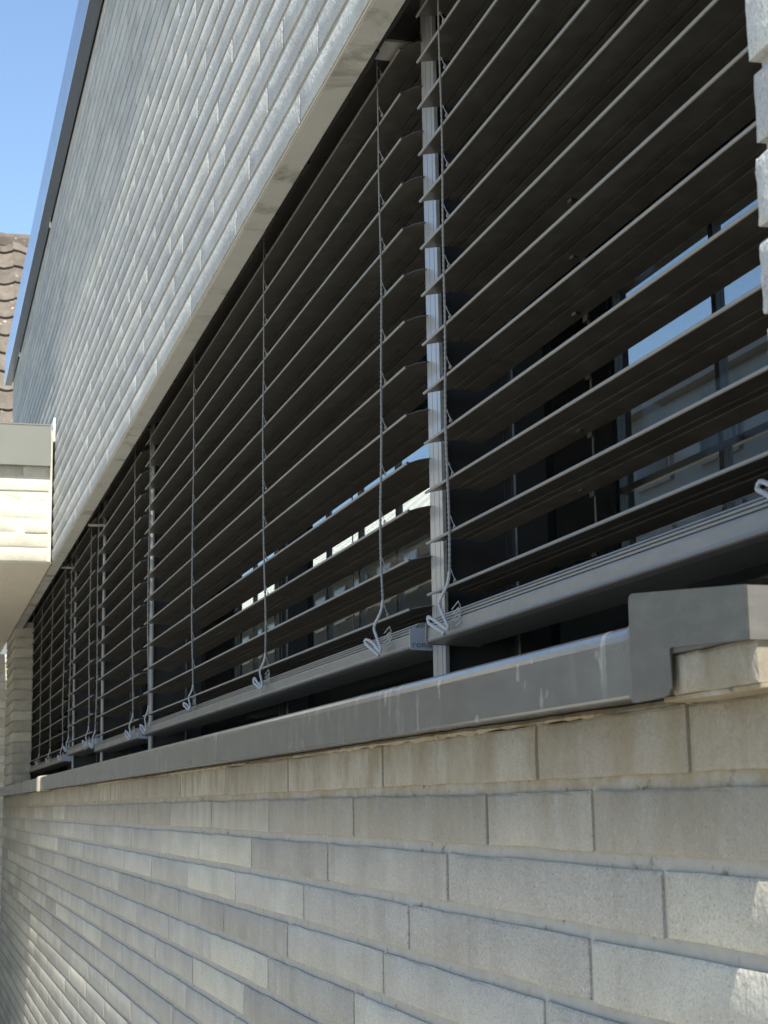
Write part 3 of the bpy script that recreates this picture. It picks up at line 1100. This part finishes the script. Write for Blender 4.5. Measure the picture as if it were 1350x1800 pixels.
# tiled roof house far behind
house = thing('tiled_house', 'distant house with brown clay tile roof and mortared ridge at far left', 'house', (36, 0, GZ))
HX, RZ = 32.0, 11.2
bm = bmesh.new()
add_box(bm, 27.5, 36.5, -3.4, -0.9, GZ, 6.0)
for yy in (-2.75, 12):
    pass
obj('wall', bm, M_PALE, house)
slope = math.radians(50)
bm = bmesh.new()
RT = 11.06
prism = [(HX, RT), (HX - 5.0, RT - 5.0 * math.tan(slope)), (HX + 5.0, RT - 5.0 * math.tan(slope))]
a = [bm.verts.new((p[0], -3.6, p[1])) for p in prism]
b = [bm.verts.new((p[0], -0.72, p[1])) for p in prism]
for i in range(3):
    j = (i + 1) % 3
    bm.faces.new((a[i], a[j], b[j], b[i]))
bm.faces.new(a); bm.faces.new(b)
roof = obj('roof', bm, M_TILE, house)
def tile_bm():
    bm = bmesh.new()
    W, Lh, n = 0.53, 0.66, 10
    prof = []
    for k in range(n + 1):
        t = k / n
        x = -W / 2 + W * t
        h = 0.035 * math.cos(2 * math.pi * (t - 0.12)) + (0.02 if t < 0.08 else 0)
        prof.append((x, h))
    top0 = [bm.verts.new((x, 0, h + 0.055)) for x, h in prof]
    top1 = [bm.verts.new((x, Lh, h + 0.0)) for x, h in prof]
    bot0 = [bm.verts.new((x, 0, h + 0.012)) for x, h in prof]
    for i in range(n):
        bm.faces.new((top0[i], top0[i + 1], top1[i + 1], top1[i]))
        bm.faces.new((bot0[i + 1], bot0[i], top0[i], top0[i + 1]) if False else (bot0[i], bot0[i + 1], top0[i + 1], top0[i]))
    bm.faces.new((top0[0], top1[0], bot0[0]))
    bm.faces.new((top0[-1], bot0[-1], top1[-1]))
    return bm
tm = mesh_of('tile', tile_bm(), M_TILE)
step = 0.57
rq = Matrix(((0, math.cos(slope), -math.sin(slope)), (-1, 0, 0), (0, math.sin(slope), math.cos(slope)))).to_euler()
for r_ in range(13):
    sdist = 0.55 + r_ * step
    x = HX - sdist * math.cos(slope)
    z = RT + 0.02 - sdist * math.sin(slope)
    for c in range(6):
        y = -3.35 + 0.515 * c
        t = inst('tile', tm, (x - 0.02, y, z + 0.02), roof)
        t.rotation_euler = (rq.x, rq.y + random.uniform(-.012, .012), rq.z + random.uniform(-.012, .012))
# ridge
y = -3.60
while y < -0.9:
    bm = bmesh.new()
    arc = [(HX + 0.20 * math.cos(q), (RT-0.02) + 0.17 * math.sin(q)) for q in [math.pi * k / 6 for k in range(7)]]
    a = [bm.verts.new((p[0], y, p[1])) for p in arc]
    b = [bm.verts.new((HX + (p[0] - HX) * 0.93, y + 0.78, (RT-0.02) + (p[1] - (RT-0.02)) * 0.93)) for p in arc]
    for i in range(6):
        bm.faces.new((a[i], a[i + 1], b[i + 1], b[i]))
    bm.faces.new(a)
    obj('ridge_tile', bm, M_TILE, roof)
    y += 0.74
bm = bmesh.new()
add_box(bm, HX - 0.22, HX - 0.14, -3.55, -0.75, RT - 0.17, RT + 0.0)
obj('ridge_mortar', bm, M_TILE, roof)

# pale building across the court, seen through both windows
pb = thing('pale_building', 'pale building with windows and white roof edge seen through the room', 'building', (35, -12, GZ))
bm = bmesh.new()
add_box(bm, 14, 24.0, -16, -10, GZ, 5.45)
obj('wall', bm, M_PALE, pb)
bm = bmesh.new()
add_box(bm, 24.001, 70, -16, -9.99, GZ, 5.55)
obj('wall', bm, M_TAN, pb)
bm = bmesh.new()
add_prism(bm, [(-9.6, 5.60), (-9.6, 5.72), (-13.0, 8.6), (-16, 8.6), (-16, 5.60)], 31, 70)
for k in range(17):
    add_prism(bm, [(-9.59, 5.70), (-9.59, 5.78), (-13.0, 8.67), (-13.0, 8.59)], 31.5 + 2.2 * k, 31.56 + 2.2 * k)
obj('roof_edge', bm, M_WHITE, pb)
bm = bmesh.new()
add_box(bm, 14, 25.9, -16, -9.8, 5.451, 5.56)
obj('roof_edge', bm, M_RAIL, pb)
for x in range(15, 68, 2):
    for z0, z1 in ((2.9, 3.7), (4.35, 5.2)):
        bm = bmesh.new()
        add_box(bm, x - 0.55, x + 0.55, -10.0 if x < 24 else -9.99, -9.94 if x < 24 else -9.93, z0, z1)
        f = obj('window', bm, M_RAIL, pb)
        bm = bmesh.new()
        add_box(bm, x - 0.48, x + 0.48, -9.938 if x < 24 else -9.928, -9.925, z0 + 0.06, z1 - 0.06)
        obj('pane', bm, M_WINDOW, f)
